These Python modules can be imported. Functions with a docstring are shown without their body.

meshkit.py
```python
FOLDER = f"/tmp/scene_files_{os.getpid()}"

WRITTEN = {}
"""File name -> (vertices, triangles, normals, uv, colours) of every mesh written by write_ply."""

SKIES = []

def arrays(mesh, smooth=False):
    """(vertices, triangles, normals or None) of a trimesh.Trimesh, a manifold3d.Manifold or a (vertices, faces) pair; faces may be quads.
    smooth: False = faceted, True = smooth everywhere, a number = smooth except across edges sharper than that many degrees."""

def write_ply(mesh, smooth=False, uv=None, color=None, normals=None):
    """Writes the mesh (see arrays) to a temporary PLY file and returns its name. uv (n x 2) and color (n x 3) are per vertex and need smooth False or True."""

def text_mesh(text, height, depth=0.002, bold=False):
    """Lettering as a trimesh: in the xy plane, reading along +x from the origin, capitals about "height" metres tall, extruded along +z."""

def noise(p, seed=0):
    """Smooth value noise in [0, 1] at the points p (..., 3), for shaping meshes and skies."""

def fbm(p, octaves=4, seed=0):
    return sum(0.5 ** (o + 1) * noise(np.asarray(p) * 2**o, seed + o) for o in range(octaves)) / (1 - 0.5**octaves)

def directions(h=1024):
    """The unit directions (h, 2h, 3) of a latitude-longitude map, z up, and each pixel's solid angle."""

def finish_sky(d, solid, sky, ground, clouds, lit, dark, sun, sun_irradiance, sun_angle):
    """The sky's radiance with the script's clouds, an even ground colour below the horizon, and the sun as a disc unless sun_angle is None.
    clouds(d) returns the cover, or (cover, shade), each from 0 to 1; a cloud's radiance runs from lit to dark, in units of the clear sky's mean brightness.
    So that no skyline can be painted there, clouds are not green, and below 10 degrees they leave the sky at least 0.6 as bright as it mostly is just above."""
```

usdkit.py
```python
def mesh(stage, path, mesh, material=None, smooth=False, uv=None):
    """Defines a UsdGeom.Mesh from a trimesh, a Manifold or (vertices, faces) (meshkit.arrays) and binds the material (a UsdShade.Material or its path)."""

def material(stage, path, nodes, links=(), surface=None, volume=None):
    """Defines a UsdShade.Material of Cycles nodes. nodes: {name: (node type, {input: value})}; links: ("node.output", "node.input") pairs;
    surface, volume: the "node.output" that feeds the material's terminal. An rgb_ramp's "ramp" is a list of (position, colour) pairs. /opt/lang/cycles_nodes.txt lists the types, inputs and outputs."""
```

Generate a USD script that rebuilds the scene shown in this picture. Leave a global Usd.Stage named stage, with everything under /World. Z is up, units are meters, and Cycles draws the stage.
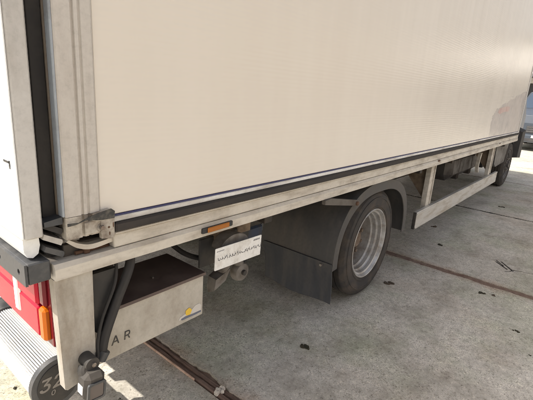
import math, random
import numpy as np
import trimesh
import manifold3d as m3
from shapely.geometry import Polygon, Point, LineString, box as sbox
from shapely import affinity
from pxr import Usd, UsdGeom, UsdLux, UsdShade, Gf, Sdf
import usdkit, meshkit

random.seed(7)
RNG = np.random.default_rng(7)
stage = Usd.Stage.CreateInMemory()
UsdGeom.SetStageUpAxis(stage, "Z")
UsdGeom.SetStageMetersPerUnit(stage, 1.0)
UsdGeom.Xform.Define(stage, "/World")
UsdGeom.Scope.Define(stage, "/World/Looks")

# ------------------------------------------------------------------ camera
YAW, PITCH, ROLL, FPX = math.radians(51.149), math.radians(-15.428), math.radians(3.986), 403.5
EXPOSURE = 0.61
EYE = np.array([0.0, 0.0, 1.5])
fw = np.array([math.sin(YAW) * math.cos(PITCH), math.cos(YAW) * math.cos(PITCH), math.sin(PITCH)])
rt = np.cross(fw, [0, 0, 1.0]); rt /= np.linalg.norm(rt); up = np.cross(rt, fw)
rt, up = rt * math.cos(ROLL) + up * math.sin(ROLL), -rt * math.sin(ROLL) + up * math.cos(ROLL)
cam = UsdGeom.Camera.Define(stage, "/World/camera")
cam.CreateHorizontalApertureAttr(36.0)
cam.CreateVerticalApertureAttr(27.0)
cam.CreateFocalLengthAttr(36.0 * FPX / 533.0)
cam.CreateExposureAttr(EXPOSURE)
cam.CreateClippingRangeAttr((0.05, 5000.0))
cam.AddTransformOp().Set(Gf.Matrix4d(*[float(x) for x in (*rt, 0, *up, 0, *(-fw), 0, *EYE, 1)]))

# ------------------------------------------------------------------ sky and sun
SUN = np.array([-0.62, 0.45, 1.0]); SUN /= np.linalg.norm(SUN)
SUN_EL, SUN_ROT = math.asin(SUN[2]), math.atan2(SUN[0], SUN[1])
dome = UsdLux.DomeLight.Define(stage, "/World/sky")
sky_mat = usdkit.material(stage, "/World/Looks/sky_look", {
    "s": ("sky_texture", {"sky_type": "single_scattering", "sun_disc": False, "sun_elevation": SUN_EL, "sun_rotation": SUN_ROT, "aerosol_density": 3.0}),
    "h": ("hsv", {"saturation": 0.52}),
    "t": ("mix_color", {"blend_type": "multiply", "fac": 1.0, "b": (1.05, 0.995, 0.935), "use_clamp": False}),
    "b": ("background_shader", {"strength": 0.15})}, [("s.color", "h.color"), ("h.color", "t.a"), ("t.result", "b.color")], surface="b.background")
UsdShade.MaterialBindingAPI.Apply(dome.GetPrim()).Bind(sky_mat)
dome.GetPrim().SetCustomDataByKey("kind", "structure")
sun = UsdLux.DistantLight.Define(stage, "/World/sun")
sun.CreateIntensityAttr(1.1); sun.CreateAngleAttr(0.5); sun.CreateColorAttr(Gf.Vec3f(1.0, 0.95, 0.87))
sun.GetPrim().CreateAttribute("inputs:normalize", Sdf.ValueTypeNames.Bool).Set(True)
zax = SUN; xax = np.cross([0, 0, 1.0], zax); xax /= np.linalg.norm(xax); yax = np.cross(zax, xax)
sun.AddTransformOp().Set(Gf.Matrix4d(*[float(v) for v in (*xax, 0, *yax, 0, *zax, 0, 0, 0, 20, 1)]))

# ------------------------------------------------------------------ helpers: scene tree
BASES = {}


def unused(parent, name):
    path, k = f"{parent}/{name}", 0
    while stage.GetPrimAtPath(path):
        k += 1
        path = f"{parent}/{name}_{k:03d}"
    return path


def tag(prim, label=None, category=None, group=None, kind=None):
    p = prim.GetPrim() if hasattr(prim, "GetPrim") else prim
    for key, val in (("label", label), ("category", category), ("group", group), ("kind", kind)):
        if val:
            p.SetCustomDataByKey(key, val)
    return prim


def thing(name, base, label=None, category=None, group=None, kind=None):
    path = unused("/World", name)
    x = UsdGeom.Xform.Define(stage, path)
    x.AddTranslateOp().Set(Gf.Vec3d(*map(float, base)))
    BASES[path] = np.array(base, float)
    tag(x, label, category, group, kind)
    return path


def holder(name, parent):
    path = unused(parent, name)
    UsdGeom.Xform.Define(stage, path)
    BASES[path] = BASES[parent]
    return path


def tri(m):
    v, f, _ = meshkit.arrays(m)
    return trimesh.Trimesh(v, f, process=False)


def join(*ms):
    flat = []
    for m in ms:
        flat += list(m) if isinstance(m, (list, tuple)) else [m]
    return trimesh.util.concatenate([tri(m) for m in flat])


def obj(name, mesh, mat, parent="/World", smooth=30, label=None, category=None, group=None, kind=None, base=None):
    """One Mesh prim; mesh is given in world coordinates."""
    path = unused(parent, name)
    m = tri(mesh)
    off = BASES.get(parent, np.zeros(3))
    if parent == "/World" and base is not None:
        off = np.array(base, float)
    m = trimesh.Trimesh(m.vertices - off, m.faces, process=False)
    p = usdkit.mesh(stage, path, m, MAT[mat], smooth=smooth)
    if parent == "/World" and base is not None:
        p.AddTranslateOp().Set(Gf.Vec3d(*map(float, off)))
    BASES[path] = BASES.get(parent, off)
    tag(p, label, category, group, kind)
    return path


# ------------------------------------------------------------------ helpers: shapes
def bx(x0, x1, y0, y1, z0, z1, b=0.003):
    b = min(b, 0.45 * min(x1 - x0, y1 - y0, z1 - z0))
    P = []
    for sx, X in ((1, x0), (-1, x1)):
        for sy, Y in ((1, y0), (-1, y1)):
            for sz, Z in ((1, z0), (-1, z1)):
                P += [(X, Y + sy * b, Z + sz * b), (X + sx * b, Y, Z + sz * b), (X + sx * b, Y + sy * b, Z)]
    return trimesh.convex.convex_hull(np.array(P))


def hull(P):
    return trimesh.convex.convex_hull(np.array(P, float))


def frame(d):
    d = np.asarray(d, float); d = d / np.linalg.norm(d)
    a = np.array([0, 0, 1.0]) if abs(d[2]) < 0.9 else np.array([1.0, 0, 0])
    u = np.cross(a, d); u /= np.linalg.norm(u)
    return u, np.cross(d, u), d


def cyl(p0, p1, r, n=24, r1=None, bevel=0.0):
    p0, p1 = np.asarray(p0, float), np.asarray(p1, float)
    r1 = r if r1 is None else r1
    u, v, d = frame(p1 - p0)
    L = np.linalg.norm(p1 - p0)
    rings = [(0, r), (L, r1)] if not bevel else [(0, r - bevel), (bevel, r), (L - bevel, r1), (L, r1 - bevel)]
    t = np.linspace(0, 2 * math.pi, n, endpoint=False)
    P = np.vstack([p0 + d * s + np.outer(np.cos(t), u) * q + np.outer(np.sin(t), v) * q for s, q in rings])
    return hull(P)


def tube(path, r, n=12, closed=False):
    path = np.asarray(path, float)
    t = np.linspace(0, 2 * math.pi, n, endpoint=False)
    V, F = [], []
    N = len(path)
    prev = None
    for i in range(N):
        d = path[min(i + 1, N - 1)] - path[max(i - 1, 0)]
        d /= np.linalg.norm(d)
        if prev is None:
            u, v, _ = frame(d)
        else:
            u = prev - d * (prev @ d); u /= np.linalg.norm(u); v = np.cross(d, u)
        prev = u
        rr = r[i] if np.ndim(r) else r
        V.append(path[i] + np.outer(np.cos(t), u) * rr + np.outer(np.sin(t), v) * rr)
    for i in range(N - 1):
        for k in range(n):
            a, b = i * n + k, i * n + (k + 1) % n
            F += [(a, b, b + n), (a, b + n, a + n)]
    V = np.vstack(V)
    V = np.vstack([V, path[0], path[-1]])
    for k in range(n):
        F += [(len(V) - 2, (k + 1) % n, k), (len(V) - 1, (N - 1) * n + k, (N - 1) * n + (k + 1) % n)]
    return trimesh.Trimesh(V, F, process=False)


def bez(pts, n=16):
    pts = np.asarray(pts, float)
    out = []
    P = np.vstack([2 * pts[0] - pts[1], pts, 2 * pts[-1] - pts[-2]])
    for i in range(1, len(P) - 2):
        for t in np.linspace(0, 1, n, endpoint=False):
            a, b, c, d = P[i - 1], P[i], P[i + 1], P[i + 2]
            out.append(0.5 * (2 * b + (c - a) * t + (2 * a - 5 * b + 4 * c - d) * t * t + (3 * b - a - 3 * c + d) * t ** 3))
    out.append(pts[-1])
    return np.array(out)


def prism(poly, a0, a1, axis="y"):
    """poly (shapely or points) in the plane across the axis: y -> (x, z), x -> (y, z), z -> (x, y)."""
    poly = poly if hasattr(poly, "exterior") else Polygon(poly)
    m = trimesh.creation.extrude_polygon(poly, a1 - a0, engine="earcut")
    v = m.vertices
    if axis == "y":
        w = np.stack([v[:, 0], a0 + v[:, 2], v[:, 1]], 1)
        m = trimesh.Trimesh(w, m.faces[:, ::-1], process=False)
    elif axis == "x":
        m = trimesh.Trimesh(np.stack([a0 + v[:, 2], v[:, 0], v[:, 1]], 1), m.faces, process=False)
    else:
        m = trimesh.Trimesh(v + [0, 0, a0], m.faces, process=False)
    return m


def lathe(profile, c, n=64, axis="y", closed=True):
    """profile: (radius, offset along the axis) round c; y axis."""
    pr = np.asarray(profile, float)
    t = np.linspace(0, 2 * math.pi, n, endpoint=False)
    K = len(pr)
    V = np.zeros((n, K, 3))
    V[:, :, 0] = c[0] + np.outer(np.cos(t), pr[:, 0])
    V[:, :, 1] = c[1] + pr[None, :, 1]
    V[:, :, 2] = c[2] + np.outer(np.sin(t), pr[:, 0])
    F = []
    for i in range(n):
        j = (i + 1) % n
        for k in range(K if closed else K - 1):
            l = (k + 1) % K
            F += [(i * K + k, i * K + l, j * K + l), (i * K + k, j * K + l, j * K + k)]
    m = trimesh.Trimesh(V.reshape(-1, 3), F, process=False)
    return m


def flip(m):
    return trimesh.Trimesh(m.vertices, m.faces[:, ::-1], process=False)


def text_y(txt, x, z, y, height, slant=0.0, bold=False, depth=0.0012):
    """Lettering on a face towards -y."""
    m = meshkit.text_mesh(txt, height, depth, bold)
    v = m.vertices
    return trimesh.Trimesh(np.stack([x + v[:, 0] + slant * v[:, 1], y - v[:, 2], z + v[:, 1]], 1), m.faces[:, ::1], process=False)


def rrect(x0, x1, z0, z1, r):
    return sbox(x0 + r, z0 + r, x1 - r, z1 - r).buffer(r, quad_segs=6)


# ------------------------------------------------------------------ materials
MAT = {}


def look(name, nodes, links, surface="p.BSDF"):
    MAT[name] = usdkit.material(stage, f"/World/Looks/{name}", nodes, links, surface=surface)


def plain(name, col, rough=0.5, metal=0.0, **kw):
    look(name, {"p": ("principled_bsdf", {"base_color": col, "roughness": rough, "metallic": metal, **kw})}, [])


def worn(name, col, dirt, amount=0.5, scale=6.0, rough=0.5, metal=0.0, streak=(1, 1, 1), fine=60.0, bump=0.15, rough2=None, spec=0.5):
    """A painted or bare surface with patchy dirt, fine grain and uneven gloss."""
    lo, hi = 0.62 - 0.35 * amount, 0.82 - 0.2 * amount
    look(name, {
        "g": ("geometry", {}),
        "m": ("mapping", {"mapping_type": "point", "scale": streak}),
        "n": ("noise_texture", {"scale": scale, "detail": 7.0, "roughness": 0.62}),
        "r": ("rgb_ramp", {"ramp": [(0, (0, 0, 0)), (lo, (0, 0, 0)), (hi, (1, 1, 1)), (1, (1, 1, 1))]}),
        "f": ("noise_texture", {"scale": fine, "detail": 4.0, "roughness": 0.7}),
        "fr": ("rgb_ramp", {"ramp": [(0, (0.72, 0.72, 0.72)), (0.5, (1, 1, 1)), (1, (1.12, 1.12, 1.12))]}),
        "c": ("mix_color", {"blend_type": "mix", "a": col, "b": dirt}),
        "c2": ("mix_color", {"blend_type": "multiply", "fac": 1.0}),
        "rr": ("map_range", {"from_min": 0.0, "from_max": 1.0, "to_min": rough, "to_max": rough2 if rough2 is not None else min(1.0, rough + 0.3)}),
        "b": ("bump", {"strength": bump, "distance": 0.002}),
        "p": ("principled_bsdf", {"metallic": metal, "specular_ior_level": spec}),
    }, [("g.position", "m.vector"), ("m.vector", "n.vector"), ("g.position", "f.vector"), ("n.fac", "r.fac"), ("f.fac", "fr.fac"),
        ("r.color", "c.fac"), ("c.result", "c2.a"), ("fr.color", "c2.b"), ("c2.result", "p.base_color"),
        ("r.color", "rr.value"), ("rr.result", "p.roughness"), ("f.fac", "b.height"), ("b.normal", "p.normal")])


# ribbed white box panel
look("ribbed_panel", {
    "g": ("geometry", {}),
    "m": ("mapping", {"mapping_type": "point", "scale": (0.03, 0.03, 1.0)}),
    "w": ("wave_texture", {"wave_type": "bands", "bands_direction": "z", "profile": "sine", "scale": 17.5, "distortion": 0.6, "detail": 1.5, "detail_scale": 2.0}),
    "b": ("bump", {"strength": 0.10, "distance": 0.0025}),
    "n2": ("noise_texture", {"scale": 3.0, "detail": 3.0, "roughness": 0.5}),
    "b2": ("bump", {"strength": 0.05, "distance": 0.02}),
    "sm": ("mapping", {"mapping_type": "point", "scale": (1.0, 1.0, 0.12)}),
    "n": ("noise_texture", {"scale": 2.2, "detail": 6.0, "roughness": 0.6}),
    "c": ("rgb_ramp", {"ramp": [(0, (0.62, 0.564, 0.488)), (0.42, (0.648, 0.597, 0.522)), (0.6, (0.660, 0.610, 0.537)), (1, (0.678, 0.632, 0.56))]}),
    "r": ("map_range", {"from_min": 0.3, "from_max": 0.7, "to_min": 0.23, "to_max": 0.29}),
    "p": ("principled_bsdf", {"specular_ior_level": 0.5}),
}, [("g.position", "m.vector"), ("m.vector", "w.vector"), ("w.fac", "b.height"), ("g.position", "n2.vector"), ("n2.fac", "b2.height"),
    ("b2.normal", "b.normal"), ("b.normal", "p.normal"), ("g.position", "sm.vector"), ("sm.vector", "n.vector"),
    ("n.fac", "c.fac"), ("c.color", "p.base_color"), ("n.fac", "r.value"), ("r.result", "p.roughness")])

# concrete of the yard
look("concrete", {
    "g": ("geometry", {}),
    "n1": ("noise_texture", {"scale": 0.55, "detail": 6.0, "roughness": 0.6}),
    "n2": ("noise_texture", {"scale": 3.5, "detail": 8.0, "roughness": 0.68}),
    "n3": ("noise_texture", {"scale": 22.0, "detail": 8.0, "roughness": 0.72}),
    "v": ("voronoi_texture", {"feature": "f1", "scale": 230.0, "randomness": 1.0}),
    "v2": ("voronoi_texture", {"feature": "f1", "scale": 26.0, "randomness": 1.0}),
    "c1": ("rgb_ramp", {"ramp": [(0, (0.35, 0.315, 0.265)), (0.38, (0.46, 0.424, 0.368)), (0.52, (0.555, 0.518, 0.458)), (0.68, (0.62, 0.588, 0.53)), (1, (0.66, 0.635, 0.585))]}),
    "s2": ("rgb_ramp", {"ramp": [(0, (0.55, 0.54, 0.52)), (0.36, (0.74, 0.73, 0.71)), (0.52, (1, 1, 1)), (0.75, (1.16, 1.16, 1.15)), (1, (1.25, 1.25, 1.24))]}),
    "s3": ("rgb_ramp", {"ramp": [(0, (0.7, 0.7, 0.68)), (0.36, (0.80, 0.80, 0.78)), (0.5, (1, 1, 1)), (0.66, (1.16, 1.16, 1.15)), (1, (1.2, 1.2, 1.2))]}),
    "sv": ("rgb_ramp", {"ramp": [(0, (0.50, 0.49, 0.47)), (0.06, (0.54, 0.53, 0.51)), (0.20, (0.84, 0.84, 0.83)), (0.30, (0.93, 0.93, 0.93)), (0.80, (1, 1, 1)), (0.90, (1.18, 1.18, 1.16)), (1, (1.22, 1.22, 1.20))]}),
    "vs": ("separate_color", {}),
    "hole": ("rgb_ramp", {"ramp": [(0, (0.35, 0.33, 0.30)), (0.075, (0.38, 0.36, 0.33)), (0.12, (1, 1, 1)), (1, (1, 1, 1))]}),
    "m1": ("mix_color", {"blend_type": "multiply", "fac": 1.0, "use_clamp": False}),
    "m2": ("mix_color", {"blend_type": "multiply", "fac": 1.0, "use_clamp": False}),
    "m3": ("mix_color", {"blend_type": "multiply", "use_clamp": False}),
    "sf": ("map_range", {"from_min": 0.36, "from_max": 0.62, "to_min": 0.15, "to_max": 1.0}),
    "v3": ("voronoi_texture", {"feature": "f1", "scale": 120.0, "randomness": 1.0}),
    "v3s": ("separate_color", {}),
    "s4": ("rgb_ramp", {"ramp": [(0, (0.68, 0.67, 0.65)), (0.03, (0.72, 0.71, 0.69)), (0.07, (0.97, 0.97, 0.97)), (0.9, (1, 1, 1)), (0.95, (1.15, 1.15, 1.13)), (1, (1.18, 1.18, 1.16))]}),
    "m5": ("mix_color", {"blend_type": "multiply", "fac": 1.0, "use_clamp": False}),
    "m4": ("mix_color", {"blend_type": "multiply", "fac": 0.8, "use_clamp": False}),
    "ng": ("noise_texture", {"scale": 1.3, "detail": 5.0, "roughness": 0.65}),
    "og": ("mapping", {"mapping_type": "point", "location": (13.1, 4.2, 0.0)}),
    "gr": ("rgb_ramp", {"ramp": [(0, (0, 0, 0)), (0.47, (0, 0, 0)), (0.68, (0.6, 0.6, 0.6)), (1, (0.75, 0.75, 0.75))]}),
    "mg": ("mix_color", {"blend_type": "multiply", "b": (0.72, 0.82, 0.64)}),
    "nb": ("noise_texture", {"scale": 0.9, "detail": 6.0, "roughness": 0.66}),
    "ob": ("mapping", {"mapping_type": "point", "location": (3.3, 27.2, 0.0)}),
    "br": ("rgb_ramp", {"ramp": [(0, (0, 0, 0)), (0.50, (0, 0, 0)), (0.72, (0.55, 0.55, 0.55)), (1, (0.7, 0.7, 0.7))]}),
    "mb": ("mix_color", {"blend_type": "multiply", "b": (0.80, 0.66, 0.53)}),
    "xyz": ("separate_xyz", {}),
    "j1": ("math", {"math_type": "subtract", "value2": 3.735}), "j1a": ("math", {"math_type": "absolute"}),
    "j2": ("math", {"math_type": "subtract", "value2": 1.24}), "j2a": ("math", {"math_type": "absolute"}),
    "jm": ("math", {"math_type": "minimum"}),
    "jn": ("math", {"math_type": "multiply_add", "value2": -0.34}),
    "jo": ("math", {"math_type": "add", "value2": 0.20}),
    "jr": ("map_range", {"from_min": 0.0, "from_max": 0.15, "to_min": 0.85, "to_max": 0.0}),
    "mj": ("mix_color", {"blend_type": "multiply", "b": (0.66, 0.50, 0.41)}),
    "bh": ("mix_color", {"blend_type": "mix", "fac": 0.45}),
    "b": ("bump", {"strength": 0.35, "distance": 0.004}),
    "p": ("principled_bsdf", {"roughness": 0.88, "specular_ior_level": 0.3}),
}, [("g.position", "n1.vector"), ("g.position", "n2.vector"), ("g.position", "n3.vector"), ("g.position", "v.vector"), ("g.position", "v2.vector"),
    ("n1.fac", "c1.fac"), ("n2.fac", "s2.fac"), ("n3.fac", "s3.fac"), ("v.color", "vs.color"), ("vs.r", "sv.fac"), ("v2.distance", "hole.fac"),
    ("c1.color", "m1.a"), ("s2.color", "m1.b"), ("m1.result", "m2.a"), ("s3.color", "m2.b"), ("m2.result", "m3.a"), ("sv.color", "m3.b"), ("n2.fac", "sf.value"), ("sf.result", "m3.fac"), ("g.position", "v3.vector"), ("v3.color", "v3s.color"), ("v3s.r", "s4.fac"), ("m3.result", "m5.a"), ("s4.color", "m5.b"), ("m5.result", "m4.a"), ("hole.color", "m4.b"),
    ("g.position", "og.vector"), ("og.vector", "ng.vector"), ("ng.fac", "gr.fac"), ("gr.color", "mg.fac"), ("m4.result", "mg.a"),
    ("g.position", "ob.vector"), ("ob.vector", "nb.vector"), ("nb.fac", "br.fac"), ("br.color", "mb.fac"), ("mg.result", "mb.a"), ("mb.result", "mj.a"), ("mj.result", "p.base_color"),
    ("g.position", "xyz.vector"), ("xyz.x", "j1.value1"), ("xyz.x", "j2.value1"), ("j1.value", "j1a.value1"), ("j2.value", "j2a.value1"), ("j1a.value", "jm.value1"), ("j2a.value", "jm.value2"),
    ("n2.fac", "jn.value1"), ("jm.value", "jn.value3"), ("jn.value", "jo.value1"), ("jo.value", "jr.value"), ("jr.result", "mj.fac"),
    ("n3.color", "bh.a"), ("v.distance", "bh.b"), ("bh.result", "b.height"), ("b.normal", "p.normal")])

worn("far_ground", (0.30, 0.28, 0.26), (0.20, 0.19, 0.17), 0.6, 0.4, 0.9, fine=12.0)
worn("joint_dirt", (0.145, 0.088, 0.066), (0.23, 0.165, 0.125), 0.7, 18.0, 0.95, fine=90.0, bump=0.8)
worn("dark_joint", (0.018, 0.016, 0.015), (0.04, 0.034, 0.028), 0.4, 15.0, 0.95, fine=90.0, bump=0.8)
worn("old_timber", (0.21, 0.135, 0.10), (0.075, 0.05, 0.038), 0.6, 5.0, 0.85, streak=(9.0, 1.0, 1.0), fine=120.0, bump=0.8)
worn("pale_wood", (0.62, 0.42, 0.31), (0.35, 0.22, 0.15), 0.5, 14.0, 0.7, fine=120.0)
worn("cream_paint", (0.53, 0.49, 0.425), (0.33, 0.285, 0.23), 0.48, 7.0, 0.42, streak=(0.6, 1.0, 2.5), fine=45.0)
worn("post_paint", (0.49, 0.455, 0.41), (0.39, 0.35, 0.305), 0.45, 8.0, 0.38, streak=(2.2, 2.2, 0.35), fine=60.0)
worn("bracket_paint", (0.49, 0.45, 0.385), (0.16, 0.125, 0.095), 0.62, 16.0, 0.55, fine=80.0)
worn("grey_alu", (0.50, 0.48, 0.45), (0.40, 0.375, 0.34), 0.45, 9.0, 0.4, streak=(1.5, 1.5, 0.5), fine=70.0)
worn("white_lift", (0.78, 0.79, 0.78), (0.55, 0.54, 0.50), 0.35, 6.0, 0.35, fine=30.0)
worn("bare_alu", (0.72, 0.73, 0.74), (0.40, 0.38, 0.35), 0.4, 14.0, 0.32, metal=0.85, fine=80.0)
worn("ribbed_alu", (0.80, 0.80, 0.79), (0.55, 0.53, 0.50), 0.4, 10.0, 0.42, metal=0.35, fine=60.0)
worn("white_strip", (0.66, 0.65, 0.62), (0.40, 0.36, 0.31), 0.5, 5.0, 0.35, streak=(0.7, 1, 4), fine=50.0)
worn("dark_strip", (0.020, 0.017, 0.016), (0.055, 0.045, 0.038), 0.5, 7.0, 0.75, streak=(0.5, 1, 3), fine=60.0)
plain("blue_line", (0.035, 0.035, 0.11), 0.45)
worn("black_seal", (0.018, 0.016, 0.015), (0.05, 0.045, 0.04), 0.5, 9.0, 0.65, fine=70.0)
worn("brown_seal", (0.14, 0.115, 0.09), (0.09, 0.07, 0.05), 0.6, 12.0, 0.6, streak=(2, 2, 0.3), fine=60.0)
worn("black_rubber", (0.022, 0.021, 0.020), (0.075, 0.066, 0.056), 0.55, 9.0, 0.62, fine=90.0)
worn("beam_black", (0.045, 0.047, 0.05), (0.11, 0.105, 0.10), 0.5, 12.0, 0.42, fine=90.0)
worn("flap_rubber", (0.058, 0.056, 0.055), (0.105, 0.094, 0.083), 0.6, 4.0, 0.66, streak=(2.0, 2.0, 0.35), fine=55.0)
worn("flap_lower", (0.048, 0.050, 0.056), (0.10, 0.092, 0.084), 0.6, 5.0, 0.6, streak=(2.0, 2.0, 0.35), fine=55.0)
worn("fender_plastic", (0.058, 0.055, 0.053), (0.11, 0.098, 0.084), 0.55, 6.0, 0.6, fine=50.0)
worn("tyre_rubber", (0.030, 0.027, 0.025), (0.085, 0.068, 0.053), 0.6, 9.0, 0.78, fine=70.0)
worn("rim_steel", (0.47, 0.465, 0.455), (0.26, 0.225, 0.185), 0.62, 11.0, 0.38, metal=0.45, fine=70.0)
worn("rusty_disc", (0.21, 0.165, 0.125), (0.115, 0.075, 0.05), 0.75, 14.0, 0.7, fine=70.0, bump=0.4)
worn("chassis_black", (0.030, 0.027, 0.025), (0.085, 0.062, 0.045), 0.6, 6.0, 0.7, fine=50.0)
worn("floor_under", (0.075, 0.065, 0.055), (0.03, 0.026, 0.022), 0.6, 3.0, 0.85, fine=40.0)
worn("lid_brown", (0.088, 0.060, 0.052), (0.15, 0.115, 0.095), 0.5, 8.0, 0.45, fine=60.0)
worn("toolbox_cream", (0.445, 0.415, 0.362), (0.32, 0.285, 0.235), 0.62, 9.0, 0.48, streak=(1.0, 1.0, 0.7), fine=60.0)
worn("edge_grey", (0.30, 0.33, 0.36), (0.2, 0.2, 0.2), 0.4, 9.0, 0.5, fine=60.0)
plain("cap_letter", (0.20, 0.18, 0.16), 0.6)
worn("support_cream", (0.425, 0.395, 0.345), (0.29, 0.25, 0.20), 0.6, 10.0, 0.5, streak=(1.8, 1.8, 0.5), fine=70.0)
worn("letter_black", (0.025, 0.025, 0.025), (0.12, 0.11, 0.09), 0.5, 60.0, 0.55)
plain("plate_ink", (0.10, 0.10, 0.105), 0.6)
worn("plate_white", (0.72, 0.71, 0.68), (0.50, 0.47, 0.42), 0.4, 16.0, 0.4, fine=90.0)
plain("yellow_sticker", (0.68, 0.45, 0.05), 0.45)
plain("pale_sticker", (0.53, 0.50, 0.46), 0.45)
plain("navy_ink", (0.12, 0.13, 0.17), 0.5)
worn("tan_block", (0.22, 0.165, 0.115), (0.11, 0.08, 0.055), 0.5, 14.0, 0.8, fine=80.0)
worn("blue_plastic", (0.025, 0.04, 0.075), (0.06, 0.055, 0.05), 0.5, 12.0, 0.5, fine=60.0)
worn("grey_hose", (0.17, 0.155, 0.14), (0.09, 0.075, 0.06), 0.6, 20.0, 0.5, fine=80.0)
worn("grey_skirt", (0.13, 0.124, 0.118), (0.08, 0.07, 0.06), 0.6, 5.0, 0.55, fine=40.0)
worn("cab_paint", (0.27, 0.275, 0.28), (0.28, 0.27, 0.25), 0.4, 3.0, 0.3, fine=30.0)
worn("guard_alu", (0.56, 0.54, 0.50), (0.36, 0.315, 0.255), 0.55, 6.0, 0.35, metal=0.3, streak=(0.5, 1, 3), fine=60.0)
worn("tank_cream", (0.095, 0.083, 0.07), (0.07, 0.056, 0.044), 0.6, 12.0, 0.6, fine=60.0)
worn("tank_grey", (0.075, 0.07, 0.066), (0.05, 0.04, 0.034), 0.6, 7.0, 0.5, metal=0.3, fine=50.0)
worn("rust", (0.11, 0.06, 0.035), (0.07, 0.035, 0.02), 0.6, 30.0, 0.9, fine=120.0)
worn("steel_bolt", (0.35, 0.33, 0.30), (0.14, 0.08, 0.05), 0.6, 60.0, 0.4, metal=0.8, fine=150.0)
worn("patch_film", (0.50, 0.455, 0.415), (0.47, 0.425, 0.385), 0.5, 1.0, 0.2, fine=12.0, bump=0.03)
worn("faded_red", (0.52, 0.35, 0.31), (0.48, 0.42, 0.38), 0.75, 5.0, 0.25, fine=12.0, bump=0.03)


def lens(name, col, rough=0.12, trans=0.35):
    look(name, {"g": ("geometry", {}), "w": ("voronoi_texture", {"scale": 140.0}), "b": ("bump", {"strength": 0.06, "distance": 0.002}),
                "p": ("principled_bsdf", {"base_color": col, "roughness": rough, "transmission_weight": trans, "coat_weight": 0.1, "specular_ior_level": 0.22})},
         [("g.position", "w.vector"), ("w.distance", "b.height"), ("b.normal", "p.normal")])


lens("red_lens", (0.42, 0.004, 0.022), 0.25, 0.0)
lens("deep_red_lens", (0.14, 0.004, 0.010), 0.15, 0.1)
lens("orange_lens", (0.55, 0.13, 0.006), 0.25, 0.1)
lens("dirty_orange", (0.40, 0.135, 0.015), 0.3, 0.1)
lens("white_lens", (0.80, 0.78, 0.76), 0.15, 0.1)
lens("clear_lens", (0.17, 0.145, 0.135), 0.12, 0.2)
look("window_glass", {"p": ("principled_bsdf", {"base_color": (0.015, 0.03, 0.05), "roughness": 0.03, "ior": 2.0, "specular_ior_level": 1.0, "coat_weight": 1.0})}, [])
look("silver_paint", {"p": ("principled_bsdf", {"base_color": (0.06, 0.072, 0.09), "roughness": 0.35, "metallic": 0.2, "coat_weight": 0.4})}, [])
plain("chrome", (0.7, 0.7, 0.7), 0.15, 1.0)
worn("pebble_white", (0.58, 0.52, 0.44), (0.4, 0.35, 0.3), 0.5, 60.0, 0.8, fine=200.0)
worn("moss_dark", (0.028, 0.027, 0.015), (0.075, 0.06, 0.036), 0.6, 60.0, 0.95, fine=300.0, bump=1.0)
worn("dry_crumb", (0.10, 0.075, 0.05), (0.05, 0.036, 0.026), 0.6, 60.0, 0.95, fine=300.0, bump=1.0)
worn("warm_plaster", (0.62, 0.53, 0.43), (0.48, 0.40, 0.32), 0.5, 1.2, 0.9, fine=14.0)
worn("white_wall", (0.72, 0.70, 0.66), (0.55, 0.52, 0.48), 0.5, 1.0, 0.85, fine=14.0)
worn("dark_door", (0.035, 0.035, 0.038), (0.07, 0.065, 0.06), 0.5, 1.5, 0.5, fine=14.0)
worn("roof_sheet", (0.10, 0.10, 0.105), (0.16, 0.14, 0.12), 0.5, 1.5, 0.6, fine=20.0)

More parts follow.
